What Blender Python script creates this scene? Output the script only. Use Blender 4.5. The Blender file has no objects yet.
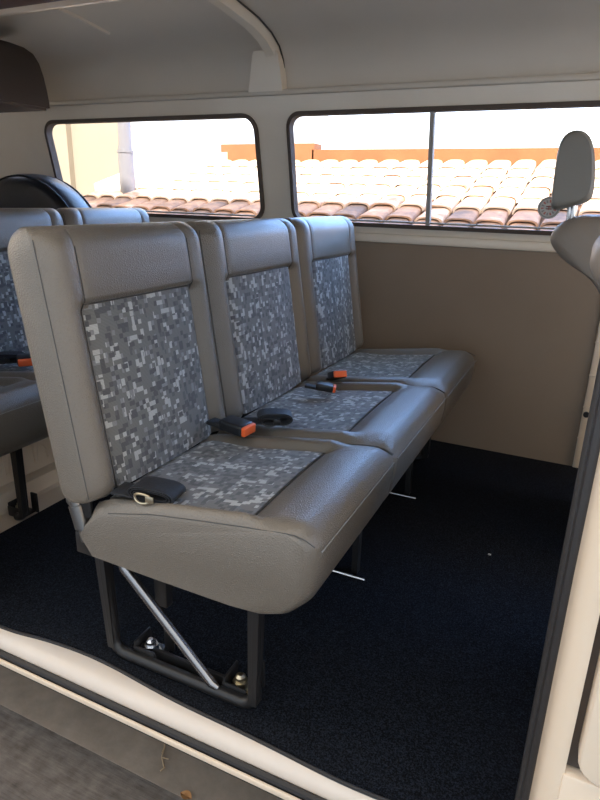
import bpy, bmesh, math, random
from mathutils import Vector, Matrix
random.seed(7)
S = bpy.context.scene
COL = S.collection
PI = math.pi
sin, cos = math.sin, math.cos

# ------------------------------------------------------------------ materials
def new_mat(name):
    m = bpy.data.materials.new(name); m.use_nodes = True
    nt = m.node_tree
    return m, nt, nt.nodes['Principled BSDF']

def node(nt, typ, **k):
    n = nt.nodes.new(typ)
    for a, v in k.items():
        if a == 'inp':
            for i, x in v.items(): n.inputs[i].default_value = x
        else: setattr(n, a, v)
    return n

def simple(name, col, rough=.5, metal=0, spec=.5, bump=0, bscale=200, var=0, vscale=8, coat=0, col2=None):
    m, nt, b = new_mat(name)
    b.inputs['Base Color'].default_value = (*col, 1)
    b.inputs['Roughness'].default_value = rough
    b.inputs['Metallic'].default_value = metal
    b.inputs['Specular IOR Level'].default_value = spec
    b.inputs['Coat Weight'].default_value = coat
    tc = node(nt, 'ShaderNodeTexCoord')
    if var or col2:
        n = node(nt, 'ShaderNodeTexNoise', inp={'Scale': vscale, 'Detail': 6, 'Roughness': .65})
        nt.links.new(tc.outputs['Object'], n.inputs['Vector'])
        r = node(nt, 'ShaderNodeValToRGB')
        c2 = col2 or tuple(c * (1 - var) for c in col)
        r.color_ramp.elements[0].color = (*c2, 1); r.color_ramp.elements[1].color = (*col, 1)
        r.color_ramp.elements[0].position = .32; r.color_ramp.elements[1].position = .66
        nt.links.new(n.outputs['Fac'], r.inputs['Fac'])
        nt.links.new(r.outputs['Color'], b.inputs['Base Color'])
    if bump:
        n2 = node(nt, 'ShaderNodeTexNoise', inp={'Scale': bscale, 'Detail': 3})
        nt.links.new(tc.outputs['Object'], n2.inputs['Vector'])
        bp = node(nt, 'ShaderNodeBump', inp={'Strength': bump, 'Distance': .002})
        nt.links.new(n2.outputs['Fac'], bp.inputs['Height'])
        nt.links.new(bp.outputs['Normal'], b.inputs['Normal'])
    return m

def vinyl_mat():
    m, nt, b = new_mat('grained_grey_vinyl')
    b.inputs['Base Color'].default_value = (.146, .121, .094, 1)
    b.inputs['Roughness'].default_value = .34
    b.inputs['Specular IOR Level'].default_value = .6
    b.inputs['Coat Weight'].default_value = .25; b.inputs['Coat Roughness'].default_value = .3
    tc = node(nt, 'ShaderNodeTexCoord')
    v = node(nt, 'ShaderNodeTexVoronoi', feature='DISTANCE_TO_EDGE', inp={'Scale': 230, 'Randomness': 1})
    nt.links.new(tc.outputs['Object'], v.inputs['Vector'])
    bp = node(nt, 'ShaderNodeBump', inp={'Strength': .6, 'Distance': .0022})
    nt.links.new(v.outputs['Distance'], bp.inputs['Height'])
    nt.links.new(bp.outputs['Normal'], b.inputs['Normal'])
    return m

def fabric_mat():
    # woven upholstery: small grey pixel blocks on charcoal, laid out on the UV map (metres)
    m, nt, b = new_mat('pixel_block_upholstery')
    b.inputs['Roughness'].default_value = .75
    b.inputs['Specular IOR Level'].default_value = .35
    b.inputs['Sheen Weight'].default_value = .15
    L = nt.links.new
    uv = node(nt, 'ShaderNodeUVMap')
    def cells(size, seed):
        sc = node(nt, 'ShaderNodeVectorMath', operation='MULTIPLY', inp={1: size})
        L(uv.outputs['UV'], sc.inputs[0])
        ad = node(nt, 'ShaderNodeVectorMath', operation='ADD', inp={1: (seed, seed * 1.7, 0)})
        L(sc.outputs[0], ad.inputs[0])
        fl = node(nt, 'ShaderNodeVectorMath', operation='FLOOR'); L(ad.outputs[0], fl.inputs[0])
        wn = node(nt, 'ShaderNodeTexWhiteNoise', noise_dimensions='2D'); L(fl.outputs[0], wn.inputs['Vector'])
        return wn, fl
    w1, f1 = cells((112, 112, 1), 3.3)
    w2, f2 = cells((112, 75, 1), 17.1)
    w3, f3 = cells((75, 112, 1), 41.7)
    # clusters: slow noise decides where blocks gather
    cl = node(nt, 'ShaderNodeTexNoise', noise_dimensions='2D', inp={'Scale': .28, 'Detail': 1})
    L(f1.outputs[0], cl.inputs['Vector'])
    stripe = node(nt, 'ShaderNodeTexNoise', noise_dimensions='1D', inp={'Scale': 22, 'Detail': 1})
    sx = node(nt, 'ShaderNodeSeparateXYZ'); L(uv.outputs['UV'], sx.inputs[0]); L(sx.outputs['X'], stripe.inputs['W'])
    su = node(nt, 'ShaderNodeMath', operation='ADD'); L(cl.outputs['Fac'], su.inputs[0]); L(stripe.outputs['Fac'], su.inputs[1])
    mr = node(nt, 'ShaderNodeMapRange', inp={'From Min': .75, 'From Max': 1.25, 'To Min': -.16, 'To Max': .13})
    L(su.outputs[0], mr.inputs['Value'])
    a1 = node(nt, 'ShaderNodeMath', operation='ADD'); L(w1.outputs['Value'], a1.inputs[0]); L(mr.outputs[0], a1.inputs[1])
    def ramp(stops):
        r = node(nt, 'ShaderNodeValToRGB'); cr = r.color_ramp; cr.interpolation = 'CONSTANT'
        cr.elements[0].position = stops[0][0]; cr.elements[0].color = (*stops[0][1], 1)
        cr.elements[1].position = stops[1][0]; cr.elements[1].color = (*stops[1][1], 1)
        for p, c in stops[2:]:
            e = cr.elements.new(p); e.color = (*c, 1)
        return r
    base = (.165, .157, .146)
    r1 = ramp([(0, (.092, .089, .087)), (.10, (.115, .112, .110)), (.20, base), (.78, (.24, .236, .228)), (.88, (.44, .425, .39))])
    L(a1.outputs[0], r1.inputs['Fac'])
    a2 = node(nt, 'ShaderNodeMath', operation='ADD'); L(w2.outputs['Value'], a2.inputs[0]); L(mr.outputs[0], a2.inputs[1])
    g2 = node(nt, 'ShaderNodeMath', operation='GREATER_THAN', inp={1: .93}); L(a2.outputs[0], g2.inputs[0])
    mx = node(nt, 'ShaderNodeMix', data_type='RGBA'); L(g2.outputs[0], mx.inputs['Factor'])
    L(r1.outputs['Color'], mx.inputs['A']); mx.inputs['B'].default_value = (.46, .445, .41, 1)
    g3 = node(nt, 'ShaderNodeMath', operation='LESS_THAN', inp={1: .07}); L(w3.outputs['Value'], g3.inputs[0])
    mx3 = node(nt, 'ShaderNodeMix', data_type='RGBA'); L(g3.outputs[0], mx3.inputs['Factor'])
    L(mx.outputs['Result'], mx3.inputs['A']); mx3.inputs['B'].default_value = (.095, .092, .09, 1)
    # fine ribs of the weave
    wv = node(nt, 'ShaderNodeTexWave', bands_direction='Y', inp={'Scale': 130, 'Distortion': .4})
    L(uv.outputs['UV'], wv.inputs['Vector'])
    mv = node(nt, 'ShaderNodeMapRange', inp={'To Min': .72, 'To Max': 1.06}); L(wv.outputs['Fac'], mv.inputs['Value'])
    ml = node(nt, 'ShaderNodeVectorMath', operation='MULTIPLY'); L(mx3.outputs['Result'], ml.inputs[0]); L(mv.outputs[0], ml.inputs[1])
    L(ml.outputs[0], b.inputs['Base Color'])
    bp = node(nt, 'ShaderNodeBump', inp={'Strength': .25, 'Distance': .001}); L(wv.outputs['Fac'], bp.inputs['Height'])
    L(bp.outputs['Normal'], b.inputs['Normal'])
    return m

def carpet_mat():
    m, nt, b = new_mat('black_loop_carpet'); L = nt.links.new
    tc = node(nt, 'ShaderNodeTexCoord')
    n = node(nt, 'ShaderNodeTexNoise', inp={'Scale': 330, 'Detail': 4, 'Roughness': .8}); L(tc.outputs['Object'], n.inputs['Vector'])
    r = node(nt, 'ShaderNodeValToRGB')
    r.color_ramp.elements[0].position = .46; r.color_ramp.elements[0].color = (.0018, .002, .003, 1)
    r.color_ramp.elements[1].position = .74; r.color_ramp.elements[1].color = (.040, .047, .064, 1)
    L(n.outputs['Fac'], r.inputs['Fac']); L(r.outputs['Color'], b.inputs['Base Color'])
    b.inputs['Roughness'].default_value = .95; b.inputs['Specular IOR Level'].default_value = .12
    bp = node(nt, 'ShaderNodeBump', inp={'Strength': 1, 'Distance': .004}); L(n.outputs['Fac'], bp.inputs['Height'])
    L(bp.outputs['Normal'], b.inputs['Normal'])
    return m

def ground_mat():
    m, nt, b = new_mat('paving'); L = nt.links.new
    tc = node(nt, 'ShaderNodeTexCoord')
    mp = node(nt, 'ShaderNodeMapping', inp={'Scale': (7, 75, 1)}); L(tc.outputs['Object'], mp.inputs['Vector'])
    n = node(nt, 'ShaderNodeTexNoise', inp={'Scale': 1.7, 'Detail': 8, 'Roughness': .7}); L(mp.outputs[0], n.inputs['Vector'])
    nb = node(nt, 'ShaderNodeTexNoise', inp={'Scale': 30, 'Detail': 5}); L(tc.outputs['Object'], nb.inputs['Vector'])
    r = node(nt, 'ShaderNodeValToRGB')
    r.color_ramp.elements[0].position = .33; r.color_ramp.elements[0].color = (.062, .050, .042, 1)
    r.color_ramp.elements[1].position = .68; r.color_ramp.elements[1].color = (.185, .158, .138, 1)
    ms = node(nt, 'ShaderNodeMath', operation='MULTIPLY_ADD', inp={1: .5, 2: 0.25})
    L(n.outputs['Fac'], ms.inputs[0])
    ad = node(nt, 'ShaderNodeMath', operation='MULTIPLY_ADD', inp={1: .5}); L(nb.outputs['Fac'], ad.inputs[0])
    m5 = node(nt, 'ShaderNodeMath', operation='MULTIPLY', inp={1: .5}); L(n.outputs['Fac'], m5.inputs[0]); L(m5.outputs[0], ad.inputs[2])
    L(ad.outputs[0], r.inputs['Fac']); L(r.outputs['Color'], b.inputs['Base Color'])
    b.inputs['Roughness'].default_value = .9
    bp = node(nt, 'ShaderNodeBump', inp={'Strength': .6, 'Distance': .004}); L(ad.outputs[0], bp.inputs['Height']); L(bp.outputs['Normal'], b.inputs['Normal'])
    return m

def tile_mat():
    m, nt, b = new_mat('clay_tile'); L = nt.links.new
    tc = node(nt, 'ShaderNodeTexCoord')
    n = node(nt, 'ShaderNodeTexNoise', inp={'Scale': 4.5, 'Detail': 7, 'Roughness': .7}); L(tc.outputs['Object'], n.inputs['Vector'])
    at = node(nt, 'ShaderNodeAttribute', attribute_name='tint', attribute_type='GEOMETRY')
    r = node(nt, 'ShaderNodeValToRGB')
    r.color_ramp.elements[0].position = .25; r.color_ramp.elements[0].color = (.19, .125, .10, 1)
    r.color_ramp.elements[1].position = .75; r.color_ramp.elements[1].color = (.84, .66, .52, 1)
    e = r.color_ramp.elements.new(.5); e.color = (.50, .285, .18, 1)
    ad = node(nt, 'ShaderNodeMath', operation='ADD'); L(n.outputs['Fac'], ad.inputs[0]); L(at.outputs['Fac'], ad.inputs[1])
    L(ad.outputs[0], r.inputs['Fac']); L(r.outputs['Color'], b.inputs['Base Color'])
    b.inputs['Roughness'].default_value = .85
    return m

def glass_mat():
    m, nt, b = new_mat('window_glass')
    b.inputs['Base Color'].default_value = (.97, .98, .97, 1)
    b.inputs['Transmission Weight'].default_value = 1
    b.inputs['Roughness'].default_value = 0
    b.inputs['IOR'].default_value = 1.03
    return m

M = dict(
    vinyl=vinyl_mat(), fabric=fabric_mat(), carpet=carpet_mat(), ground=ground_mat(), tile=tile_mat(), glass=glass_mat(),
    paint=simple('cream_body_paint', (.82, .735, .62), .32, coat=.3, var=.06, vscale=3),
    jamb=simple('cream_door_paint', (.80, .65, .495), .28, coat=.4, var=.04, vscale=5),
    sill=simple('scuffed_sill_paint', (.66, .565, .475), .35, coat=.3, var=.05, vscale=9),
    headliner=simple('satin_white_roof_paint', (.68, .615, .53), .38, var=.05, vscale=2.5),
    board=simple('taupe_lining_board', (.31, .232, .168), .6, bump=.15, bscale=120, var=.06, vscale=4),
    rubber=simple('black_rubber', (.018, .016, .016), .5),
    seal=simple('dark_door_rubber', (.035, .032, .032), .45),
    winrub=simple('brown_black_window_rubber', (.115, .092, .080), .85, spec=.15),
    steel=simple('black_painted_steel', (.014, .013, .013), .38, spec=.45),
    bright=simple('bright_zinc', (.62, .62, .64), .25, metal=1),
    dullsteel=simple('dull_steel', (.20, .19, .18), .35, metal=1),
    brass=simple('yellowed_zinc', (.55, .47, .33), .35, metal=1),
    brace=simple('polished_steel_tube', (.30, .29, .29), .25, metal=1),
    alu=simple('grey_aluminium', (.36, .34, .32), .5),
    webbing=simple('black_webbing', (.012, .012, .014), .6, bump=.4, bscale=500),
    plastic=simple('black_plastic', (.013, .013, .015), .35),
    orange=simple('orange_button', (.85, .13, .03), .35),
    thread=simple('dark_seam_thread', (.06, .056, .052), .7),
    palethread=simple('pale_seam_thread', (.24, .225, .20), .6),
    leather=simple('taupe_seat_vinyl', (.27, .225, .185), .5, bump=.2, bscale=300),
    headrest=simple('grey_headrest_vinyl', (.22, .21, .19), .5, bump=.2, bscale=300),
    tyre=simple('blue_black_wheel_cover', (.012, .013, .018), .33, spec=.6, bump=.3, bscale=60),
    pod=simple('dark_brown_moulding', (.055, .042, .038), .6, bump=.2, bscale=250),
    terracotta=simple('terracotta_render', (.26, .105, .045), .9, var=.2, vscale=3),
    tan_wall=simple('tan_house_render', (.30, .26, .21), .9, var=.06, vscale=2),
    cream_wall=simple('cream_house_render', (.84, .66, .44), .9, var=.06, vscale=2),
    white_wall=simple('white_house_render', (.88, .86, .82), .9),
    flashing=simple('pale_metal_flashing', (.78, .76, .72), .55, var=.1, vscale=3),
    pvc=simple('grey_pvc', (.19, .185, .205), .4),
    concrete=simple('smooth_concrete', (.25, .195, .148), .9, bump=.5, bscale=40, var=.3, vscale=14),
    stick_w=simple('sticker_grey_white', (.55, .53, .50), .5),
    stick_r=simple('sticker_red', (.50, .16, .13), .5),
    stick_g=simple('sticker_grey', (.30, .29, .28), .5),
    twig=simple('dry_twig', (.42, .30, .18), .9),
    leaf=simple('dry_leaf', (.36, .17, .06), .8),
    lint=simple('white_lint', (.7, .68, .62), .9),
    gap=simple('brown_gap_rubber', (.075, .055, .042), .8),
    under=simple('dark_underbody', (.03, .028, .026), .9),
    redtrim=simple('reddish_brown_door_rubber', (.10, .055, .045), .55),
)

# ------------------------------------------------------------------ mesh helpers
class MB:
    def __init__(s): s.v = []; s.f = []; s.uv = {}
    def add(s, vs, fs):
        o = len(s.v); s.v += [Vector(p) for p in vs]; s.f += [tuple(i + o for i in f) for f in fs]
    def box(s, a, b, bev=0, seg=2):
        bm = bmesh.new(); bmesh.ops.create_cube(bm, size=1)
        c = [(a[i] + b[i]) / 2 for i in range(3)]; d = [abs(b[i] - a[i]) for i in range(3)]
        for v in bm.verts: v.co = Vector([c[i] + v.co[i] * d[i] for i in range(3)])
        if bev: bmesh.ops.bevel(bm, geom=bm.edges[:], offset=min(bev, min(d) * .49), segments=seg, affect='EDGES', profile=.5)
        s.frombm(bm)
    def frombm(s, bm):
        bm.verts.index_update()
        s.add([v.co.copy() for v in bm.verts], [[v.index for v in f.verts] for f in bm.faces]); bm.free()
    def tube(s, pts, r, n=10, caps=True, flat=None):
        pts = [Vector(p) for p in pts]; rs = r if isinstance(r, (list, tuple)) else [r] * len(pts)
        t0 = (pts[1] - pts[0]).normalized()
        up = Vector((0, 0, 1)) if abs(t0.z) < .9 else Vector((1, 0, 0))
        nrm = t0.cross(up).normalized(); vs = []; fs = []
        for i, p in enumerate(pts):
            a = pts[max(i - 1, 0)]; b = pts[min(i + 1, len(pts) - 1)]
            t = (b - a).normalized(); nrm = (nrm - t * nrm.dot(t)).normalized(); bi = t.cross(nrm)
            for k in range(n):
                an = 2 * PI * k / n
                vs.append(p + (nrm * cos(an) + bi * sin(an) * (flat or 1)) * rs[i])
        for i in range(len(pts) - 1):
            for k in range(n):
                k2 = (k + 1) % n
                fs.append((i * n + k, i * n + k2, (i + 1) * n + k2, (i + 1) * n + k))
        if caps:
            fs.append(tuple(range(n - 1, -1, -1))); fs.append(tuple((len(pts) - 1) * n + k for k in range(n)))
        s.add(vs, fs)
    def loft(s, secs, closed=True, caps=True):
        n = len(secs[0]); vs = [p for q in secs for p in q]; fs = []
        for i in range(len(secs) - 1):
            for k in range(n if closed else n - 1):
                k2 = (k + 1) % n
                fs.append((i * n + k, i * n + k2, (i + 1) * n + k2, (i + 1) * n + k))
        if caps and closed:
            fs.append(tuple(range(n - 1, -1, -1))); fs.append(tuple((len(secs) - 1) * n + k for k in range(n)))
        s.add(vs, fs)
    def grid(s, rows, uvs=None):
        n = len(rows[0]); o = len(s.v)
        s.add([p for r in rows for p in r], [(i * n + k, i * n + k + 1, (i + 1) * n + k + 1, (i + 1) * n + k) for i in range(len(rows) - 1) for k in range(n - 1)])
        if uvs:
            for i, r in enumerate(uvs):
                for k, u in enumerate(r): s.uv[o + i * n + k] = u
    def prism(s, poly, fn, d0, d1):
        # poly: 2-D outline; fn(u, v, d) -> point
        n = len(poly); vs = [fn(u, v, d0) for u, v in poly] + [fn(u, v, d1) for u, v in poly]
        fs = [tuple(range(n))[::-1], tuple(range(n, 2 * n))] + [(k, (k + 1) % n, n + (k + 1) % n, n + k) for k in range(n)]
        s.add(vs, fs)
    def mesh(s, name, mat, sharp=35, normals=True):
        me = bpy.data.meshes.new(name); me.from_pydata([tuple(v) for v in s.v], [], s.f)
        if s.uv:
            l = me.uv_layers.new(name='UVMap')
            for lp in me.loops: l.data[lp.index].uv = s.uv.get(lp.vertex_index, (0, 0))
        if normals:
            bm = bmesh.new(); bm.from_mesh(me); bmesh.ops.recalc_face_normals(bm, faces=bm.faces[:]); bm.to_mesh(me); bm.free()
        for p in me.polygons: p.use_smooth = True
        me.set_sharp_from_angle(angle=math.radians(sharp))
        me.materials.append(mat); me.update()
        return me
    def build(s, name, mat, parent=None, sharp=35):
        org = Vector((0, 0, 0))
        p = parent
        while p is not None: org += p.location; p = p.parent
        for v in s.v: v -= org
        o = bpy.data.objects.new(name, s.mesh(name, mat, sharp)); COL.objects.link(o)
        if parent: o.parent = parent
        return o

def tag(o, label=None, cat=None, group=None, kind=None):
    if label: o['label'] = label
    if cat: o['category'] = cat
    if group: o['group'] = group
    if kind: o['kind'] = kind
    return o
def empty(name, loc, label, cat, group=None):
    o = bpy.data.objects.new(name, None); COL.objects.link(o); o.location = loc; o.empty_display_size = .05
    return tag(o, label, cat, group)
def struct(o, label=None): return tag(o, label, None, None, 'structure')
def rrect(x0, z0, x1, z1, r, n=6):
    out = []
    for cx, cz, a in ((x1 - r, z1 - r, 0), (x0 + r, z1 - r, 90), (x0 + r, z0 + r, 180), (x1 - r, z0 + r, 270)):
        for k in range(n + 1):
            t = math.radians(a + 90 * k / n); out.append((cx + r * cos(t), cz + r * sin(t)))
    return out
def sm(a, b, x):
    t = min(1, max(0, (x - a) / (b - a))); return t * t * (3 - 2 * t)

# ------------------------------------------------------------------ the van shell
YW = 2.23                                  # inner face of the far side below the windows
def wy(z): return YW if z < .79 else YW - .2 * (z - .79)   # far side leans in above the belt line
# roof profile (y, z) from the far gutter to the near gutter
RP = [(2.150, 1.262), (2.146, 1.31), (2.132, 1.36), (2.10, 1.400), (2.04, 1.430), (1.95, 1.452), (1.80, 1.470), (1.62, 1.482), (1.43, 1.487)]
RP = RP + [(2.86 - y, z) for y, z in RP[-2::-1]]
X0, X1 = -2.75, 1.15

def wall_slab(name, outline, holes, fn, d0, d1, mat):
    # a slab with rounded window holes: fill the outline with holes, then give it thickness
    bm = bmesh.new()
    def loop(poly):
        vs = [bm.verts.new((u, v, 0)) for u, v in poly]
        return [bm.edges.new((vs[i], vs[(i + 1) % len(vs)])) for i in range(len(vs))]
    es = loop(outline)
    for h in holes: es += loop(h)
    r = bmesh.ops.triangle_fill(bm, use_beauty=True, edges=es)
    faces = [f for f in bm.faces]
    ex = bmesh.ops.extrude_face_region(bm, geom=faces)
    top = set(g for g in ex['geom'] if isinstance(g, bmesh.types.BMVert))
    for v in bm.verts:
        v.co = Vector(fn(v.co.x, v.co.y, d1 if v in top else d0))
    b = MB(); b.frombm(bm)
    return b.build(name, mat, None, 30)

W1 = (-2.285, .815, -1.215, 1.188, .055)
W2 = (-1.075, .815, .015, 1.188, .045)
far = lambda x, z, d: (x, wy(z) + d, z)
o = wall_slab('wall_left', [(X0, .775), (X1, .775), (X1, 1.262), (X0, 1.262)], [rrect(*W1), rrect(*W2)], far, 0, .020, M['paint']); struct(o)
# lower lining board and bare metal beyond it
b = MB(); b.box((-1.45, YW, -.02), (.062, YW + .05, .775)); o = struct(b.build('wall_left_lining', M['board']))
b = MB(); b.box((.062, YW + .004, -.02), (X1, YW + .05, .775)); b.box((X0, YW + .004, -.02), (-1.45, YW + .05, .775))
struct(b.build('wall_left_metal', M['paint']))
# ledge under the windows
b = MB(); b.box((X0, YW - .012, .752), (.55, YW + .01, .784), .006); struct(b.build('trim_1', M['paint']))
# pressed strip with clips at the end of the lining board
b = MB(); b.box((.060, YW - .010, .0), (.083, YW + .004, .72), .004)
for k in range(6): b.box((.058, YW - .013, .12 + .115 * k), (.085, YW - .008, .126 + .115 * k), .001)
struct(b.build('trim_2', M['jamb']))
c = MB(); c.tube([(.073, YW - .012, .213), (.073, YW - .020, .213)], .010, 14)
tag(c.build('plug', M['rubber']), 'small round black plug in the cream metal strip at the edge of the brown lining', 'plug')

def window(name, rect, divider=None):
    x0, z0, x1, z1, r = rect
    root = bpy.data.objects.new(name, None); COL.objects.link(root); root.location = ((x0 + x1) / 2, wy(1.0) + .02, z0); struct(root)
    n = 7; out = rrect(x0 - .009, z0 - .009, x1 + .009, z1 + .009, r + .009, n); inn = rrect(x0 + .005, z0 + .005, x1 - .005, z1 - .005, r - .005, n)
    secs = []
    for (a, c_) in zip(out, inn):
        A = far(a[0], a[1], 0); B = far(c_[0], c_[1], 0)
        secs.append([(A[0], A[1] - .001, A[2]), (A[0], A[1] - .010, A[2]), (B[0], B[1] - .012, B[2]), (B[0], B[1] + .023, B[2]), (A[0], A[1] + .023, A[2])])
    b = MB(); b.loft(secs + secs[:1], True, False); b.build('rubber_frame', M['winrub'], root, 30)
    b = MB(); b.prism(rrect(x0 + .003, z0 + .003, x1 - .003, z1 - .003, r - .003, n), far, .012, .015); b.build('pane', M['glass'], root, 20)
    if divider is not None:
        b = MB(); b.prism([(divider - .0075, z0 + .003), (divider + .0075, z0 + .003), (divider + .0075, z1 - .003), (divider - .0075, z1 - .003)], far, .000, .022)
        b.build('divider_bar', M['alu'], root)
    b = MB(); b.tube([far(x0 + .045, z0 + .013, .006), far(x1 - .045, z0 + .013, .006)], .0035, 8); b.build('frame_rail', M['alu'], root)
    return root
window('window_1', W1); window('window_2', W2, -.548)

# gutter ledge where roof meets side
b = MB(); b.box((X0, 2.118, 1.250), (X1, 2.19, 1.268), .006); struct(b.build('trim_3', M['headliner']))
# roof skin with thickness
def roof_off(i, d):
    y0, z0 = RP[max(i - 1, 0)]; y1, z1 = RP[min(i + 1, len(RP) - 1)]
    t = Vector((y1 - y0, z1 - z0)).normalized(); nn = Vector((t.y, -t.x)) if True else None
    # outward = away from the cabin centre
    if nn.dot(Vector((RP[i][0] - 1.43, RP[i][1] - 1.0))) < 0: nn = -nn
    return (RP[i][0] + nn.x * d, RP[i][1] + nn.y * d)
b = MB()
prof = [roof_off(i, 0) for i in range(len(RP))] + [roof_off(i, .035) for i in range(len(RP) - 1, -1, -1)]
b.loft([[(x, y, z) for y, z in prof] for x in (X0, X1)])
struct(b.build('ceiling', M['headliner'], None, 40))

def rib(name, xc, w, depth, i0=0, i1=None, mat=M['paint']):
    b = MB(); secs = []
    for i in range(i0, i1 or len(RP)):
        yo, zo = roof_off(i, .004); yi, zi = roof_off(i, -depth)
        ym, zm = roof_off(i, -depth * .55)
        secs.append([(xc - w / 2, yo, zo), (xc - w / 2 + .004, ym, zm), (xc - w * .28, yi, zi), (xc + w * .28, yi, zi), (xc + w / 2 - .004, ym, zm), (xc + w / 2, yo, zo)])
    b.loft(secs); return struct(b.build(name, mat, None, 50))
rib('trim_4', -1.122, .060, .030, 1)
rib('trim_5', -1.712, .020, .008, 5)
rib('trim_6', -2.35, .040, .020, 1)
rib('trim_7', .55, .05, .03, 1)
# dark joint line along the big rib
b = MB(); b.tube([(-1.090, *roof_off(i, -.003)) for i in range(1, len(RP) - 1)], .003, 6); struct(b.build('trim_8', M['thread']))
# pillar cover at foot of the big rib
b = MB()
b.loft([[(-1.225, 2.116, 1.262), (-1.085, 2.116, 1.262), (-1.081, 2.16, 1.262), (-1.230, 2.16, 1.262)],
        [(-1.208, 2.103, 1.32), (-1.088, 2.103, 1.32), (-1.085, 2.15, 1.32), (-1.212, 2.15, 1.32)],
        [(-1.194, 2.088, 1.372), (-1.092, 2.088, 1.372), (-1.090, 2.142, 1.372), (-1.197, 2.142, 1.372)],
        [(-1.185, 2.082, 1.386), (-1.098, 2.082, 1.386), (-1.095, 2.13, 1.386), (-1.188, 2.13, 1.386)]])
struct(b.build('trim_9', M['paint'], None, 30))

# floor pan, rear metal floor, bulkhead, decks
b = MB(); b.box((-1.46, .735, -.045), (1.15, YW + .01, -.008)); b.box((-1.46, .655, -.045), (-1.33, YW, -.002)); struct(b.build('floor', M['paint']))
b = MB(); secs = []
prof = [(-1.342, -.02), (-1.342, .002), (-1.43, .002), (-1.44, .010), (-1.445, .055), (-1.455, .062), (-1.475, .064), (-1.50, .30), (-1.515, .318), (-1.80, .322), (X0, .322), (X0, .29), (-1.82, .29), (-1.55, .28), (-1.52, -.02)]
b.loft([[(x, y, z) for x, z in prof] for y in (.66, YW)])
for k in range(14):     # pressed vertical ribs
    y = .80 + k * .105; b.tube([(-1.4775, y, .09), (-1.4915, y + .012, .225), (-1.499, y + .02, .29)], [.006, .017, .006], 8)
for y in (1.18, 1.62):  # rounded pressings
    b.tube([(-1.480 - .024 * sin(a) * .5, y + .09 * cos(a), .09 + .075 * sin(a)) for a in [PI * k / 12 for k in range(13)]], .006, 8)
struct(b.build('wall_rear_bulkhead', M['jamb'], None, 30))
b = MB(); b.box((X0 - .04, .66, .0), (X0, 2.2, 1.30)); struct(b.build('wall_rear', M['paint']))
# near side: sill, header, rear quarter, jamb
b = MB()
prof = [(.745, -.045), (.745, .000), (.730, .003), (.712, .003), (.697, .001), (.687, -.005), (.681, -.014), (.679, -.030), (.69, -.040)]
b.loft([[(x, y, z) for y, z in prof] for x in [-2.7 + 3.85 * k / 2 for k in range(3)]]); struct(b.build('trim_10', M['sill'], None, 40))
b = MB(); b.tube([(-2.7, .6735, -.028), (1.1, .6735, -.028)], .007, 8); struct(b.build('trim_11', M['rubber']))
b = MB(); b.box((-2.7, .6595, -.042), (1.1, .6655, -.030), .002); struct(b.build('trim_12', M['jamb']))
b = MB(); b.box((-2.7, .668, -.055), (1.1, 2.2, -.045)); b.box((-2.6, .98, -.20), (1.1, 2.0, -.05)); struct(b.build('floor_underbody', M['under']))
# door header
b = MB()
prof = [(.735, 1.262), (.760, 1.25), (.758, 1.20), (.742, 1.152), (.728, 1.142), (.712, 1.140), (.700, 1.146), (.698, 1.16), (.70, 1.24)]
b.loft([[(x, y, z) for y, z in prof] for x in (X0, X1)]); struct(b.build('trim_13', M['jamb'], None, 40))
b = MB(); b.box((X0, .655, 1.138), (X1, .700, 1.262), .01); struct(b.build('trim_14', M['redtrim']))
near = lambda x, z, d: (x, .645 + (.09 * max(0, (z - .5)) / .76) + d, z)
o = wall_slab('wall_right', [(X0, -.04), (-1.10, -.04), (-1.10, 1.24), (X0, 1.24)], [rrect(-2.3, .815, -1.25, 1.15, .05)], near, 0, .05, M['jamb']); struct(o)

# front jamb of the sliding door opening with its rubber seal
b = MB(); b.tube([(.0335, .704, -.02), (.0335, .704, .5), (.035, .717, .9), (.035, .742, 1.2)], .0085, 12); b.box((.031, .668, -.03), (.044, .705, 1.16), .005)
struct(b.build('trim_15', M['seal']))
b = MB()
b.loft([[(.038, .694 + k, z), (.042, .650 + k, z), (.048, .632 + k, z), (.064, .622 + k, z), (.0690, .622 + k, z), (.0705, .64 + k, z), (.12, .66 + k, z), (.12, .70 + k, z)] for z, k in ((-.04, 0), (.5, 0), (.9, .03), (1.2, .06))])
struct(b.build('trim_16', M['jamb'], None, 50))
# lower body panel under the front door
b = MB(); b.box((.0665, .618, -.04), (1.15, .66, .268), .006); struct(b.build('trim_17', M['jamb']))
# front passenger door
d1 = empty('door_1', (.08, .62, .28), None, None); d1['kind'] = 'structure'
b = MB(); out = rrect(.0775, .277, 1.05, .86, .03, 6)
bm = bmesh.new(); f = bm.faces.new([bm.verts.new((u, .640, v)) for u, v in out])
ex = bmesh.ops.extrude_face_region(bm, geom=[f]); tv = [g for g in ex['geom'] if isinstance(g, bmesh.types.BMVert)]
for v in tv: v.co.y = .606
bmesh.ops.bevel(bm, geom=[e for e in bm.edges if all(v in tv for v in e.verts)], offset=.006, segments=3, affect='EDGES', profile=.5)
b.frombm(bm); b.build('door_panel', M['jamb'], d1, 30)
b = MB(); b.box((.0775, .612, .86), (.11, .645, 1.24), .005); b.box((.0775, .612, 1.20), (1.05, .645, 1.24), .005); b.build('window_frame', M['jamb'], d1)
b = MB(); b.box((.0695, .630, .272), (.10, .66, 1.1)); b.build('gap_rubber', M['gap'], d1)

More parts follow.
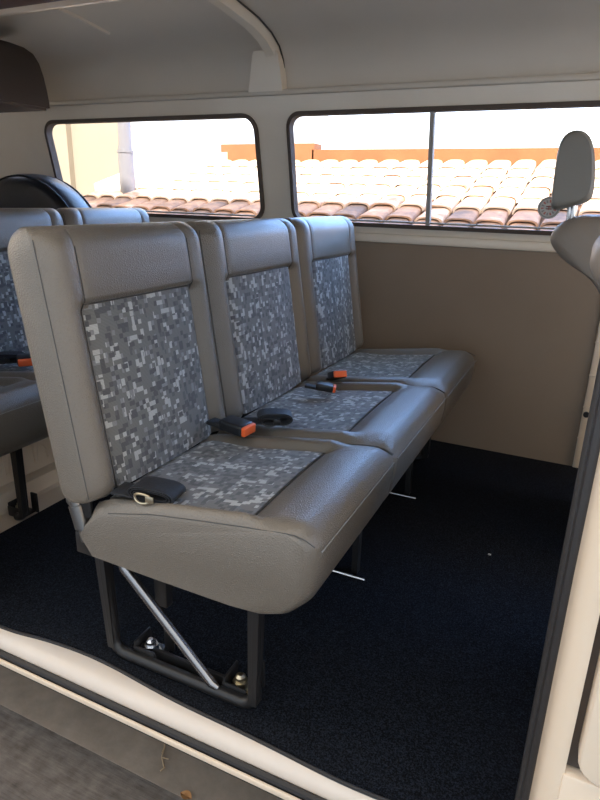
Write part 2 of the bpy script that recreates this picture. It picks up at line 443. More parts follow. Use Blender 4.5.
# ------------------------------------------------------------------ carpet
b = MB(); rows = []
NX = 90
edge = []
for i in range(NX + 1):
    x = -1.342 + (1.15 + 1.342) * i / NX
    e = .718 + .006 * sin(x * 7.3 + .6) + .004 * sin(x * 15.0 + 1.2) - .012 * sm(-.75, -.35, x) + .004 * sm(-1.0, -.9, x)
    edge.append((x, e))
prof_rows = []
for x, e in edge:
    prof_rows.append([(x, e, -.004), (x, e - .001, .003), (x, e + .005, .0065), (x, e + .02, .0075), (x, 1.2, .008), (x, 1.7, .008), (x, YW - .002, .008)])
b.grid(prof_rows); b.build('carpet', M['carpet'])
tag(bpy.data.objects['carpet'], 'black loop-pile carpet covering the van floor under the grey benches', 'carpet')
b = MB(); b.tube([(x, e - .0045, .0035) for x, e in edge], .0035, 8); b.build('edge_binding', M['rubber'], bpy.data.objects['carpet'])
b = MB(); b.box((-.122, 1.486, .008), (-.114, 1.49, .012), .0015); tag(b.build('lint_speck', M['lint']), 'tiny white speck of lint lying alone on the open black carpet', 'lint')

# ------------------------------------------------------------------ bench seats
BASE = Vector((-.802, 0, .366)); U = Vector((-.151, 0, .9885)); N = Vector((.9885, 0, .151)); H = .478
def bp(y, d, h): p = BASE + U * h + N * d; return Vector((p.x, y, p.z))
EDG = .070           # bolster width
HF = .343            # height where the fabric ends and the vinyl header begins
def front_depth(s, W, h):
    q = min(s, W - s)
    bol = .069 + .029 * max(0, sin(min(1, q / .046) * PI / 2)) ** .85
    pan = .069 + .010 + .008 * (1 - ((s - W / 2) / (W / 2 - EDG)) ** 2 if abs(s - W / 2) < W / 2 - EDG else 0)
    hd = .069 + .022 + .006 * (1 - ((s - W / 2) / (W / 2)) ** 2)
    mid = pan + (hd - pan) * sm(HF - .012, HF + .010, h)
    t = sm(.040, EDG, q)
    g = bol * (1 - t) + mid * t
    g -= .004 * math.exp(-((q - EDG) / .004) ** 2)                       # stitched groove
    if q > EDG - .002: g -= .004 * math.exp(-((h - HF) / .004) ** 2)
    return g
def backrest_mesh(y0, y1):
    W = y1 - y0; b = MB(); secs = []
    ss = [0, .0015, .004, .009, .016, .025, .035, .045, .053, .059, .064, .068, .070, .073, .080, .092]
    mids = [.092 + (W - .184) * k / 10 for k in range(1, 10)]
    sl = ss + mids + [W - s for s in reversed(ss)]
    hs = [0, .0015, .005, .011, .018, .026, .036] + [.05 + .02 * k for k in range(15)] + [HF - .012, HF - .006, HF - .002, HF + .002, HF + .006, HF + .012]
    hs += [.39, .405, .418, .430, .440, .449, .457, .464, .470, .475, .4775]
    Rt, Rb = .048, .028
    for h in hs:
        k = 1.0
        if h > H - Rt: q = (h - (H - Rt)) / Rt; k = math.sqrt(max(0, 1 - q * q))
        elif h < Rb: q = (Rb - h) / Rb; k = .55 + .45 * math.sqrt(max(0, 1 - q * q))
        ins = (1 - k) * (.022 if h > .2 else .008)
        dm = .040
        def P(s, d):
            s2 = W / 2 + (s - W / 2) * (1 - 2 * ins / W)
            return bp(y0 + s2, dm + (d - dm) * (.06 + .94 * k), h)
        sec = [P(s, front_depth(s, W, h) if 0 < s < W else .067) for s in sl]
        sec += [P(W, .04), P(W, .018), P(W - .004, .008), P(W - .014, .001), P(W - .05, 0), P(W / 2, -.006), P(.05, 0), P(.014, .001), P(.004, .008), P(0, .018), P(0, .04)]
        secs.append(sec)
    b.loft(secs); return b
def back_fabric(y0, y1):
    W = y1 - y0; b = MB(); rows = []; uvs = []
    for i in range(24):
        h = .004 + (HF - .006) * i / 23; r = []; u = []
        for k in range(19):
            s = EDG + .001 + (W - 2 * EDG - .002) * k / 18
            r.append(bp(y0 + s, front_depth(s, W, min(h, HF - .014)) + .0025 + .002 * min(1, k, 18 - k), h)); u.append((y0 + s, h))
        rows.append(r); uvs.append(u)
    b.grid(rows, uvs); return b
def back_seams(y0, y1):
    W = y1 - y0; b = MB()
    for s in (.003, W - .003):
        b.tube([bp(y0 + s, front_depth(s, W, h) + .0002, h) for h in [.010 + .445 * k / 24 for k in range(25)]], .0009, 5)
    for s in (EDG, W - EDG):
        b.tube([bp(y0 + s, front_depth(s, W, h) + .0008, h) for h in [.01 + .43 * k / 24 for k in range(25)]], .0010, 5)
    b.tube([bp(y0 + s, front_depth(s, W, HF) + .0012, HF) for s in [EDG + (W - 2 * EDG) * k / 16 for k in range(17)]], .0012, 5)
    return b

# cushion: top height over x (rear to front) and bolster over y
TX = [(-.76, .330), (-.70, .355), (-.60, .379), (-.52, .391), (-.44, .402), (-.40, .408), (-.36, .414), (-.33, .416), (-.305, .412), (-.290, .402)]
def topz(x):
    for (a, za), (c_, zc) in zip(TX, TX[1:]):
        if x <= c_: return za + (zc - za) * max(0, (x - a) / (c_ - a))
    return TX[-1][1]
FXE = -.425          # front edge of the cushion fabric
CB = .060
CN = .034           # the end bolster by the door is narrower
def ctop(x, s, W, cn=None):
    q = min(s * CB / (cn or CB), W - s)
    bol = .023 * max(0, sin(min(1, q / .028) * PI / 2)) ** .9
    roll = .016 * max(0, sin(min(1, q / .06) * PI / 2)) ** .8
    pan = .002 + .005 * (1 - ((s - W / 2) / (W / 2)) ** 2)
    t = sm(.036, CB, q); side = bol * (1 - t) + pan * t
    r = sm(FXE - .006, FXE + .045, x); z = side * (1 - r) + (roll + .002) * r
    z -= .0015 * math.exp(-((q - CB) / .004) ** 2) * (1 - sm(FXE, FXE + .02, x))
    if q > CB: z -= .0012 * math.exp(-((x - FXE) / .004) ** 2)
    f = sm(-.285, -.335, x) if x > -.335 else 1
    return topz(x) + z * f + .020 * sm(-.58, -.71, x) * sm(0, .06, min(s, W - s))
def cushion_mesh(y0, y1, near_end=False, far_end=False):
    W = y1 - y0; b = MB(); secs = []
    ys = [0, .002, .006, .012, .02, .026, .032, .038, .044, .050, .056, .060, .064, .075]
    mid = [.075 + (W - .15) * k / 12 for k in range(1, 12)]
    yl = ys + mid + [W - s for s in reversed(ys)]
    xs = [-.735, -.72, -.70, -.66, -.62, -.58, -.54, -.50, -.47, -.45, -.435, -.428, -.422, -.415, -.40, -.385, -.37, -.355, -.34, -.328, -.322, -.315, -.308, -.3025]
    for s in yl:
        e = min(s if near_end else 9, (W - s) if far_end else 9)
        cr = 0 if e > .05 else .022 * (1 - math.sqrt(max(0, 1 - (1 - e / .05) ** 2)))
        e2 = min(s, W - s); dip = .004 * math.exp(-(e2 / .008) ** 2)
        sec = [(-.745, .262), (-.772, .30), (-.755, .325)] + [(x - (cr + dip) * sm(-.45, -.30, x), ctop(x, s, W, CN if near_end else None)) for x in xs]
        sec += [(a - (cr + dip), z) for a, z in ((-.297, .406), (-.2945, .399), (-.2935, .385), (-.295, .36), (-.301, .325), (-.315, .295), (-.337, .273), (-.367, .262), (-.42, .258), (-.58, .259))]
        secs.append([(x, y0 + s, z) for x, z in sec])
    b.loft(secs); return b
def cush_fabric(y0, y1, near_end=False):
    W = y1 - y0; n0 = CN if near_end else CB; b = MB(); rows = []; uvs = []
    for i in range(20):
        x = -.725 + (FXE + .725 - .003) * i / 19; r = []; u = []
        for k in range(19):
            s = n0 + .001 + (W - CB - n0 - .002) * k / 18
            r.append((x, y0 + s, topz(x) + .020 * sm(-.58, -.71, x) + .0045 + .006 * (1 - ((s - W / 2) / (W / 2)) ** 2))); u.append((y0 + s + .31, x))
        rows.append(r); uvs.append(u)
    b.grid(rows, uvs); return b
def cush_seams(y0, y1, near_end):
    W = y1 - y0; b = MB()
    fr = [(-.2915, .4085), ]
    b.tube([(-.2932, y0 + .012 + (W - .024) * k / 14, .3985) for k in range(15)], .0011, 5)
    return b
def cush_groove(y0, y1, near_end=False):
    W = y1 - y0; cn = CN if near_end else None; n0 = cn or CB; b = MB()
    for s in (.0025, W - .0025):
        b.tube([(x, y0 + s, ctop(x, s, W, cn) + .0006) for x in [-.70 + .40 * k / 24 for k in range(25)]], .0010, 5)
    for s in (n0, W - CB):
        b.tube([(x, y0 + s, ctop(x, s, W, cn) + .002) for x in [-.70 + (FXE + .70) * k / 16 for k in range(17)]], .0010, 5)
    b.tube([(FXE, y0 + s, ctop(FXE, s, W, cn) + .002) for s in [n0 + (W - CB - n0) * k / 12 for k in range(13)]], .0011, 5)
    return b

def arc(c, r, a0, a1, n=6):
    return [(c[0] + r * cos(math.radians(a0 + (a1 - a0) * k / n)), c[1] + r * sin(math.radians(a0 + (a1 - a0) * k / n))) for k in range(n + 1)]
def frame_parts(root, y, full=True, dx=0, rear=True):
    """one leg frame in the plane y: two flat legs, a bent floor bar, brace, brackets and bolts"""
    fr = MB(); z0 = .021
    xr, xf = -.748 + dx, -.422 + dx
    path = [(xr - .012, .30), (xr - .010, .20), (xr, z0 + .03)] + arc((xr + .030, z0 + .03), .030, 180, 270) + [(xr + .15, z0)] + arc((xf - .030, z0 + .03), .030, 270, 360) + [(xf, .15), (xf + .003, .30)]
    if not rear: path = path[path.index((xr + .15, z0)):]; path[0] = (xr + .30, z0)
    fr.tube([(x, y, z) for x, z in path], .0115, 12)
    f = fr.build('leg_frame', M['steel'], root)
    # flat strap legs welded on the outside of the bent bar
    for x, xt in ([(xr, xr - .012)] if rear else []) + [(xf, xf + .002)]:
        b = MB(); b.loft([[(x + a, y + c_, z0 + .01) for a, c_ in ((-.008, -.011), (.008, -.011), (.008, .011), (-.008, .011))],
                          [(xt + a * 1.25, y + c_, .262) for a, c_ in ((-.009, -.011), (.009, -.011), (.009, .011), (-.009, .011))]])
        b.build('leg', M['steel'], root)
    if full:
        b = MB(); b.tube([(-.722 + dx, y, .265), (-.708 + dx, y, .225), (-.515 + dx, y, z0 + .014), (-.500 + dx, y, z0 + .008)], [.0095, .0095, .0095, .007], 12); b.build('diagonal_brace', M['brace'], root)
        b = MB(); b.box((-.70 + dx, y + .022, .010), (-.50 + dx, y + .030, .034), .002); b.build('inner_bar', M['steel'], root)
        b = MB(); b.box((-.67 + dx, y + .036, .13), (-.64 + dx, y + .056, .26), .003); b.build('hanger_plate', M['steel'], root)
    for x, mt in ([(-.680, M['bright'])] if rear else []) + [(-.470, M['brass'])]:
        x += dx
        b = MB(); b.box((x - .026, y + .006, .009), (x + .026, y + .062, .014), .002); b.box((x - .026, y + .006, .009), (x + .026, y + .011, .040), .002); b.box((x - .026, y + .008, .009), (x - .021, y + .058, .050), .002)
        b.box((x + .012, y + .056, .009), (x + .036, y + .062, .070), .002)
        br = b.build('floor_bracket', M['steel'], root)
        b = MB(); b.tube([(x, y + .030, .014), (x, y + .030, .018)], .020, 18); b.tube([(x, y + .030, .018), (x, y + .030, .036)], .0155, 6); b.tube([(x, y + .030, .036), (x, y + .030, .045), (x, y + .030, .049)], [.0105, .010, .005], 12)
        b.build('bolt', mt, br, 25)

BACKS = [(.700, 1.154), (1.158, 1.640), (1.644, 2.110)]
CUSH = [(.712, 1.104), (1.104, 1.578), (1.578, 2.050)]
def make_bench(label, root_loc):
    root = empty('bench_seat', root_loc, label, 'bench seat', 'three-place grey benches in the van')
    for k, (a, c_) in enumerate(BACKS):
        p = backrest_mesh(a, c_).build('backrest', M['vinyl'], root, 50)
        f = back_fabric(a, c_).build('fabric_panel', M['fabric'], p); f['label'] = 'grey pixel-block woven panel'
        back_seams(a, c_).build('stitching', M['thread'], p)
    for k, (a, c_) in enumerate(CUSH):
        p = cushion_mesh(a, c_, k == 0, k == 2).build('seat_cushion', M['vinyl'], root, 50)
        f = cush_fabric(a, c_, k == 0).build('fabric_panel', M['fabric'], p); f['label'] = 'grey pixel-block woven panel'
        cush_groove(a, c_, k == 0).build('stitching', M['thread'], p)
        t = cush_seams(a, c_, k == 0).build('front_piping', M['palethread'], p); t['label'] = 'pale thread along the front seam'
    # carrier under cushions and behind backs
    b = MB(); b.box((-.72, .76, .246), (-.42, 2.03, .262), .004); b.build('under_frame', M['steel'], root)
    for y in (.722, 2.035):
        b = MB()
        b.tube([(-.786, y, .372), (-.780, y, .352)], .0125, 16); b.tube([(-.781, y, .356), (-.770, y, .312)], .0155, 18); b.tube([(-.770, y, .312), (-.766, y, .285)], .010, 12)
        b.tube([(-.786, y - .010, .366), (-.786, y + .012, .366)], .011, 14)
        h = b.build('hinge_post', M['dullsteel'], root); h['label'] = 'silver hinge post'
        b = MB(); b.box((-.776, y - .004, .335), (-.745, y + .004, .385), .003); b.build('hinge_plate', M['steel'], root)
        b = MB(); b.box((-.79, y - .004, .255), (-.74, y + .010, .30), .003); b.build('hinge_foot', M['steel'], root)
    return root
bench = make_bench('grey vinyl bench with pixel-pattern panels nearest the open door, all three places visible', (-.58, 1.38, 0))
for y in (.752, 2.0): frame_parts(bench, y)
for y in (1.22, 1.70):
    b = MB(); b.tube([(-.74, y, .26), (-.73, y, .03), (-.70, y, .014), (-.40, y, .014), (-.376, y, .0145)], .0045, 8); b.build('cross_stay', M['bright'], bench)
    b = MB(); b.loft([[(-.412 + a, y + c_ + .03, z) for a, c_ in ((-.008, -.010), (.008, -.010), (.008, .010), (-.008, .010))] for z in (.009, .262)]); b.build('leg', M['steel'], bench)

DX = -.905
rear = bench.copy(); COL.objects.link(rear); rear.location.x += DX
rear['label'] = 'grey bench behind the front bench, spare wheel at its back'
for ch in list(bench.children):
    if ch.name.split('.')[0] in ('backrest', 'seat_cushion', 'under_frame', 'hinge_post', 'hinge_plate', 'hinge_foot'):
        c_ = ch.copy(); COL.objects.link(c_); c_.parent = rear
        for g in ch.children:
            g2 = g.copy(); COL.objects.link(g2); g2.parent = c_
for y in (1.035, 1.75): frame_parts(rear, y, False, DX, False)

# ------------------------------------------------------------------ belts and buckles
def buckle(name, loc, yaw, pitch, label, group='seat belt buckles with orange buttons', s=1):
    root = empty(name, loc, label, 'seat belt buckle', group)
    R_ = Matrix.Rotation(yaw, 3, 'Z') @ Matrix.Rotation(pitch, 3, 'Y')
    def put(a, c_, bev, nm, mt):
        b = MB(); b.box(a, c_, bev, 3)
        for v in b.v: v[:] = R_ @ (v * s) + Vector(loc)
        return b.build(nm, mt, root)
    put((-.050, -.021, -.011), (.006, .021, .011), .005, 'body', M['plastic'])
    p = put((.004, -.019, -.0095), (.0135, .019, .0095), .003, 'release_button', M['orange']); p['label'] = 'orange button'
    put((-.085, -.014, -.012), (-.046, .014, -.004), .002, 'stalk', M['webbing'])
    return root
buckle('buckle', (-.618, 1.052, .424), math.radians(-6), math.radians(4), 'black buckle with orange button on the seam between the first and middle seats', s=1.12)
buckle('buckle', (-.575, 1.44, .418), math.radians(20), math.radians(8), 'black buckle with orange button lying on the far side of the middle seat', s=.85)
buckle('buckle', (-.592, 1.536, .430), math.radians(-50), math.radians(-20), 'upright orange buckle at the back corner of the far seat')
buckle('buckle', (-1.462, 1.215, .420), math.radians(-40), math.radians(0), 'orange-buttoned buckle on the partly hidden bench at the photo edge', s=1.15)

def lap_belt(name, loc, yaw, label, w=.046, wind=3, L=.085, metal='steel'):
    """a folded bundle of webbing with its metal tongue"""
    root = empty(name, loc, label, 'seat belt', 'folded black lap belts')
    R_ = Matrix.Rotation(yaw, 3, 'Z'); b = MB()
    for k in range(wind):          # flattened coils of webbing
        r0 = .014 - .0035 * k; path = []
        for a in range(20):
            t = 2 * PI * a / 20; path.append((L / 2 * (1 - .12 * k) * (1 if cos(t) > 0 else -1) * abs(cos(t)) ** .6, r0 * sin(t) + .015))
        secs = []
        for i in range(21):
            x, z = path[i % 20]; x2, z2 = path[i % 20][0] * .95, .015 + (path[i % 20][1] - .015) * .82
            secs.append([(x, -w / 2, z), (x, w / 2, z), (x2, w / 2, z2), (x2, -w / 2, z2)])
        b.loft(secs, True, False)
    b.box((-L * .9, -w / 2, .003), (-L * .3, w / 2, .007), .001)
    for v in b.v: v[:] = R_ @ v + Vector(loc)
    b.build('webbing', M['webbing'], root, 40)
    b = MB()
    ring = [(L / 2 * .2 + .016 * cos(t) - .02, -w / 2 - .006 + .002 * cos(2 * t), .012 + .009 * sin(t)) for t in [2 * PI * k / 16 for k in range(17)]]
    b.tube(ring, .0022, 8, False); b.box((-.004, -w / 2 - .008, .006), (.012, -w / 2 - .005, .018), .001)
    for v in b.v: v[:] = R_ @ v + Vector(loc)
    t = b.build('metal_tongue', M[metal], root); t['label'] = 'metal tongue'
    return root
lap_belt('lap_belt', (-.618, .750, .396), math.radians(6), 'folded black lap belt with metal tongue on the near end of the front bench', L=.09, metal='brass')
lap_belt('lap_belt', (-.585, 1.128, .418), math.radians(30), 'rolled black lap belt beside the orange buckle between the first and middle seats', w=.04, L=.08)
lap_belt('lap_belt', (-1.545, 1.225, .405), math.radians(30), 'black lap belt on the rear bench behind its orange buckle', w=.045, L=.09)

# ------------------------------------------------------------------ front seats (only their tops show)
def front_seat(y0, y1, hx, label, hd=0):
    yc = (y0 + y1) / 2
    root = empty('front_seat', (.10 + hx, yc, .3), label, 'front seat', 'front seats beyond the lining board')
    prof = [(-.094, .838), (-.083, .860), (-.056, .874), (-.02, .881), (.03, .880), (.09, .86), (.14, .82), (.24, .55), (.27, .42), (.17, .38), (.13, .44), (.06, .68), (.005, .748), (-.045, .768), (-.080, .798), (-.096, .822)]
    b = MB(); secs = []
    n = 14
    for k in range(n + 1):
        t = k / n; e = min(t, 1 - t) * (y1 - y0); q = min(1, e / .05); s_ = .72 + .28 * math.sqrt(max(0, 1 - (1 - q) ** 2))
        cx, cz = .04, .64
        secs.append([(hx + cx + (x - cx) * s_, y0 + (y1 - y0) * t, cz + (z - cz) * (.92 + .08 * s_)) for x, z in prof])
    b.loft(secs)
    bm_o = b.build('seat_back', M['leather'], root, 60)
    md = bm_o.modifiers.new('round', 'SUBSURF'); md.levels = 1; md.render_levels = 2
    b = MB(); secs = []
    hp = [(-.108, .896), (-.110, .92), (-.112, .97), (-.112, 1.02), (-.108, 1.048), (-.096, 1.064), (-.078, 1.070), (-.058, 1.066), (-.042, 1.050), (-.030, 1.02), (-.022, .97), (-.020, .93), (-.026, .914), (-.05, .903), (-.08, .894), (-.098, .889)]
    for _ in range(2): hp = [(a[0] * (1 - q) + b_[0] * q, a[1] * (1 - q) + b_[1] * q) for a, b_ in zip(hp, hp[1:] + hp[:1]) for q in (.25, .75)]
    hp = [(x + hd, z) for x, z in hp]
    w = .13
    for t in (0, .012, .03, .06, .10, .16, .25, .5, .75, .84, .90, .94, .97, .988, 1):
        e = min(t, 1 - t) * 2 * w; q = min(1, e / .05); s_ = .86 + .14 * math.sqrt(max(0, 1 - (1 - q) ** 2))
        secs.append([(hx - .065 + (x + .065) * s_, yc - w + 2 * w * t, .98 + (z - .98) * s_) for x, z in hp])
    b.loft(secs); hr = b.build('headrest', M['headrest'], root, 40)
    for y in (yc - .055, yc + .055):
        b = MB(); b.tube([(hx - .066 + (yc - y) * .12, y, .91), (hx - .062 + (yc - y) * .12, y, .86)], .0060, 10); b.build('post', M['bright'], hr)
    b = MB(); b.box((hx + .12, y0, .26), (hx + .60, y1, .40), .04, 4); b.build('seat_base', M['leather'], root)
    b = MB(); b.box((hx + .14, y0 + .03, .0085), (hx + .56, y1 - .03, .26), .01); b.build('pedestal', M['steel'], root)
    return root
front_seat(1.52, 1.98, .0, 'taupe front seat with grey headrest seen against the sliding window')
front_seat(.86, 1.30, .094, 'nearer front seat whose edge just shows at the door jamb', .016)

# ------------------------------------------------------------------ spare wheel, corner box, sticker
t = empty('spare_wheel', (-2.27, 2.03, .322), 'spare wheel in dark blue-black cover standing behind the rear bench', 'spare wheel')
b = MB(); R0 = .36; cz = .252 + R0; secs = []
tp = [(-.075, .20), (-.084, .25), (-.084, .31), (-.070, .345), (-.04, .358), (0, .36), (.04, .358), (.070, .345), (.084, .31), (.084, .25), (.075, .20)]
for k in range(65):
    a = 2 * PI * k / 64; secs.append([(-2.27 + r * cos(a), 2.03 + y, cz + r * sin(a)) for y, r in tp])
b.loft(secs, True, False); b.build('tyre_cover', M['tyre'], t, 60)
b = MB()
secs = [[(-2.27 + r * cos(2 * PI * k / 48), 2.03 + y, cz + r * sin(2 * PI * k / 48)) for k in range(48)] for r, y in ((.20, -.074), (.17, -.06), (.10, -.056), (.02, -.056))]
b.loft(secs, True, True); b.build('cover_disc', M['tyre'], t, 50)
for y in (-.066, .066):
    b = MB(); b.tube([(-2.27 + .350 * cos(2 * PI * k / 64), 2.03 + y, cz + .350 * sin(2 * PI * k / 64)) for k in range(65)], .004, 6, False); b.build('cover_seam', M['webbing'], t)

t = empty('corner_box', (-2.1, 1.95, 1.2), 'dark brown round-topped moulding hung high in the rear corner above the windows', 'overhead moulding')
def podprof(sc): return [(-1.985, 1.205), (-1.986, 1.232), (-1.992, 1.27), (-2.002, 1.315), (-2.018, 1.36), (-2.045, 1.395), (-2.09, 1.42), (-2.16, 1.442), (-2.30, 1.455), (-2.60, 1.46), (-2.68, 1.42), (-2.68, 1.205)]
b = MB(); secs = []
for y, s_ in ((1.45, .95), (1.458, .985), (1.47, 1), (1.70, 1), (1.90, 1)):
    secs.append([(-2.3 + (x + 2.3) * s_, y, 1.205 + (z - 1.205) * s_) for x, z in podprof(1)])
b.loft(secs); b.build('shell', M['pod'], t, 40)
b = MB(); b.box((-2.68, 1.46, 1.196), (-1.998, 1.896, 1.210), .003); b.build('bottom_lip', M['pod'], t)

t = empty('window_sticker', (-.150, 2.225, .893), 'round grey and white sticker with red print low on the sliding window', 'sticker')
def wpt(x, z, d): return (x, wy(z) + d, z)
def disc(r0, r1, d, name, mt, parent, a0=0, a1=2 * PI, n=40):
    b = MB(); cx, cz = -.150, .893
    rows = [[wpt(cx + r * cos(a0 + (a1 - a0) * k / n), cz + r * sin(a0 + (a1 - a0) * k / n), d) for k in range(n + 1)] for r in (r0, r1)]
    rows2 = [[(x, y + .0006, z) for x, y, z in r] for r in rows]
    b.grid(rows); b.grid(rows2); return b.build(name, mt, parent)
disc(.001, .035, .0105, 'backing', M['stick_w'], t)
disc(.028, .032, .0098, 'print_ring', M['stick_g'], t)
for k in range(14):
    a = 2 * PI * k / 14; disc(.0155, .0245, .0097, 'print_mark', M['stick_r'] if k % 2 else M['stick_g'], t, a, a + .22, 3)
b = MB()
for x0, x1, z0, z1 in ((-.159, -.141, .888, .891), (-.159, -.141, .895, .898), (-.1515, -.1485, .886, .900)):
    b.box(wpt(x0, z0, .0094), wpt(x1, z1, .0100))
b.build('print_centre', M['stick_r'], t)

# ------------------------------------------------------------------ ground outside
b = MB(); b.box((-6, -6, -.40), (4, .76, -.30)); struct(b.build('ground', M['ground']))
b = MB(); b.box((-6, .748, -.40), (4, 2.6, -.2985), .004); struct(b.build('ground_kerb', M['concrete']))
b = MB(); b.tube([(-.715, .848, -.297), (-.700, .828, -.294), (-.690, .805, -.296), (-.668, .785, -.294), (-.672, .776, -.296)], .0016, 6)
b.tube([(-.690, .805, -.296), (-.672, .806, -.293)], .0012, 6); b.tube([(-.700, .828, -.294), (-.695, .812, -.293)], .0012, 6)
tag(b.build('twig', M['twig']), 'thin dry forked twig lying on the smooth concrete below the sill', 'twig')
b = MB()
rows = [[(-.600 + .028 * u, .752 + .010 * v * (1 - (2 * u - 1) ** 2), -.294 + .005 * u * (1 - u) + .003 * abs(v)) for u in [i / 8 for i in range(9)]] for v in (-1, -.5, 0, .5, 1)]
b.grid(rows); tag(b.build('dry_leaf', M['leaf']), 'small curled brown leaf on the concrete below the door sill', 'leaf')

# ------------------------------------------------------------------ neighbouring house seen through the windows
house = empty('neighbouring_house', (-.8, 4.5, -.3), 'neighbouring house with low clay tile roof seen through the van windows', 'house')
E0, SL = 3.84, .294
def rz(y): return .655 + SL * (y - E0)
b = MB(); tints = []
cw, rl = .198, .32
ncol = int((2.6 + 4.32) / cw); nrow = 7
cosA = 1 / math.sqrt(1 + SL * SL)
for j in range(nrow):
    for i in range(ncol):
        xc = -4.28 + cw * (i + .5) + random.uniform(-.006, .006)
        ya = E0 + j * .262 + random.uniform(-.015, .015); yb = ya + rl
        if j == 0: ya = E0 + random.uniform(-.012, .006)
        n = 10
        secs = []
        for (y, w, up) in ((ya, .095, .030), (yb, .082, .006)):
            o_, i_ = [], []
            for k in range(n + 1):
                a = PI * k / n; ct = cos(a); ct = math.copysign(abs(ct) ** .62, ct); st = max(0, sin(a)) ** .6
                o_.append((xc - w * ct, y, rz(y) + up + .046 * st)); i_.append((xc - (w - .012) * ct, y, rz(y) + up + .046 * st - .010))
            secs.append(o_ + i_[::-1])
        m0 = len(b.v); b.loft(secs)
        base = random.gauss(0, .07) - (.17 if j == 0 else .09 if j == 1 else -.28)  # lowest rows tinted darker as painted shade, upper rows paler as painted sun glare
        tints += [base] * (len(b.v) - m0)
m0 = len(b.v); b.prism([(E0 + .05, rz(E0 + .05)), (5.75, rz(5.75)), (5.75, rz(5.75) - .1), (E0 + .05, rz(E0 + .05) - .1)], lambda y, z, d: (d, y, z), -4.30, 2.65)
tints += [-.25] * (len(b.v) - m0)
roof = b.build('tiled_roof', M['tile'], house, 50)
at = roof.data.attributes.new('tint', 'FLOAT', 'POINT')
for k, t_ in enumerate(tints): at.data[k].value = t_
b = MB(); b.box((-4.28, 4.10, -.35), (2.6, 4.30, rz(4.1) - .08)); b.build('front_wall', M['cream_wall'], house)
b = MB(); b.box((-2.60, 5.72, .6), (2.65, 5.9, 1.352)); b.box((-3.64, 5.72, .6), (-2.58, 5.9, 1.41), .004); b.build('parapet', M['terracotta'], house)
b = MB(); b.prism([(-4.26, 4.52), (-4.02, 4.62), (-3.72, 4.95), (-3.56, 5.72), (-4.27, 5.72)], lambda x, y, d: (x, y, rz(y) + d), .03, .125); b.build('flashing', M['flashing'], house)
b = MB(); b.box((-9, 5.12, -.35), (-4.28, 10.0, 4.9)); b.build('gable_wall', M['white_wall'], house)
b = MB(); b.box((-9, 5.02, -.35), (-4.29, 5.12, 4.8)); b.box((-5.12, 4.95, -.35), (-4.98, 5.04, 4.8)); b.build('side_wall', M['tan_wall'], house)
PX, PY = -3.905, 4.565
b = MB(); b.tube([(PX, PY, rz(PY) + .02), (PX, PY, 4.2)], .056, 20); dpo = b.build('downpipe', M['pvc'], house)
b = MB(); b.tube([(PX, PY, rz(PY) + .01), (PX, PY, 1.25)], .068, 20); b.tube([(PX - .075, PY + .03, rz(PY) + .01), (PX - .075, PY + .03, 1.31)], .026, 12); b.tube([(PX, PY, 1.245), (PX, PY, 1.268)], .075, 20); b.build('pipe_collar', M['pvc'], dpo)

# unseen house added behind the camera to shade drive, van and lowest tile rows
back = empty('shade_house', (0, -2.2, -.3), 'plain cream house added out of view to shade the van', 'house')
HB = 1.00 + (4.50 + 1.95) * .66 / .72 - .10
b = MB(); b.box((-9, -2.6, -.35), (9, -2.05, HB)); b.build('facade', M['cream_wall'], back)
b = MB(); b.box((-9, -2.7, HB), (9, -1.95, HB + .10), .02); b.build('coping', M['terracotta'], back)

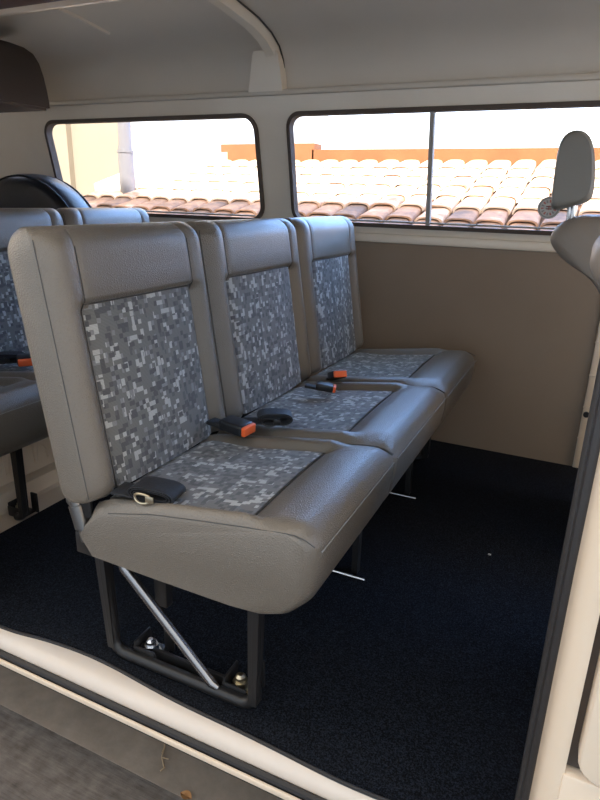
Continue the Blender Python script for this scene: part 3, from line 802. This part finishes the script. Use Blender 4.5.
# ------------------------------------------------------------------ light: sun and hazy sky
sun = bpy.data.lights.new('sun', 'SUN'); sun.energy = 11; sun.angle = math.radians(.6); sun.color = (1, .93, .82)
so = bpy.data.objects.new('sun', sun); COL.objects.link(so)
dirv = Vector((.22, -.72, .66)).normalized(); so.rotation_euler = dirv.to_track_quat('Z', 'Y').to_euler(); so.location = (2, -4, 6)
wd = bpy.data.worlds.new('sky'); S.world = wd; wd.use_nodes = True; nt = wd.node_tree; L = nt.links.new
bg = nt.nodes['Background']
tc = node(nt, 'ShaderNodeTexCoord'); sx = node(nt, 'ShaderNodeSeparateXYZ'); L(tc.outputs['Generated'], sx.inputs[0])
def skyramp(stops):
    r = node(nt, 'ShaderNodeValToRGB'); cr = r.color_ramp
    mr = node(nt, 'ShaderNodeMapRange', inp={'From Min': -.2, 'From Max': 1}); L(sx.outputs['Z'], mr.inputs['Value']); L(mr.outputs[0], r.inputs['Fac'])
    f = lambda z: (z + .2) / 1.2
    cr.elements[0].position = f(stops[0][0]); cr.elements[0].color = (*stops[0][1], 1)
    cr.elements[1].position = f(stops[-1][0]); cr.elements[1].color = (*stops[-1][1], 1)
    for z, c_ in stops[1:-1]:
        e = cr.elements.new(f(z)); e.color = (*c_, 1)
    return r
# the half of the sky away from the sun is deep blue above a pale bright horizon; the sun's half is pale and warm
ra = skyramp([(-.2, (.30, .26, .21)), (-.02, (.55, .50, .43)), (.02, (.95, .92, .86)), (.11, (.95, .97, 1.0)), (.20, (.68, 1.2, 2.2)), (.48, (.95, 1.75, 3.5)), (.72, (.72, 1.2, 2.2)), (.85, (.55, .75, 1.0)), (1, (.60, .53, .44))])
rb = skyramp([(-.2, (.30, .26, .21)), (-.02, (.60, .48, .36)), (.02, (1.42, 1.1, .76)), (.30, (1.05, .86, .63)), (1, (.60, .53, .44))])
r2 = node(nt, 'ShaderNodeMapRange', inp={'From Min': -.15, 'From Max': .35, 'To Min': 0, 'To Max': 1}); L(sx.outputs['Y'], r2.inputs['Value'])
mx = node(nt, 'ShaderNodeMix', data_type='RGBA'); L(r2.outputs[0], mx.inputs['Factor']); L(rb.outputs['Color'], mx.inputs['A']); L(ra.outputs['Color'], mx.inputs['B'])
L(mx.outputs['Result'], bg.inputs['Color']); bg.inputs['Strength'].default_value = 3.2

# ------------------------------------------------------------------ camera
cam = bpy.data.cameras.new('camera'); co = bpy.data.objects.new('camera', cam); COL.objects.link(co)
RM = Matrix(((.90298179, -.15934973, .39903828), (.42884002, .27622394, -.86011428), (.02683505, .94779111, .31776073)))
co.matrix_world = Matrix.Translation((0, 0, .9)) @ RM.to_4x4()
cam.sensor_fit = 'HORIZONTAL'; cam.sensor_width = 36; cam.lens = 36 * 601 / 600; cam.clip_start = .02
S.camera = co
S.view_settings.view_transform = 'Standard'; S.view_settings.look = 'None'; S.view_settings.exposure = .12; S.view_settings.gamma = 1
S.view_settings.use_curve_mapping = False
S.cycles.use_denoising = True
S.cycles.max_bounces = 12; S.cycles.diffuse_bounces = 6; S.cycles.transparent_max_bounces = 12; S.cycles.transmission_bounces = 8
S.cycles.sample_clamp_indirect = 6
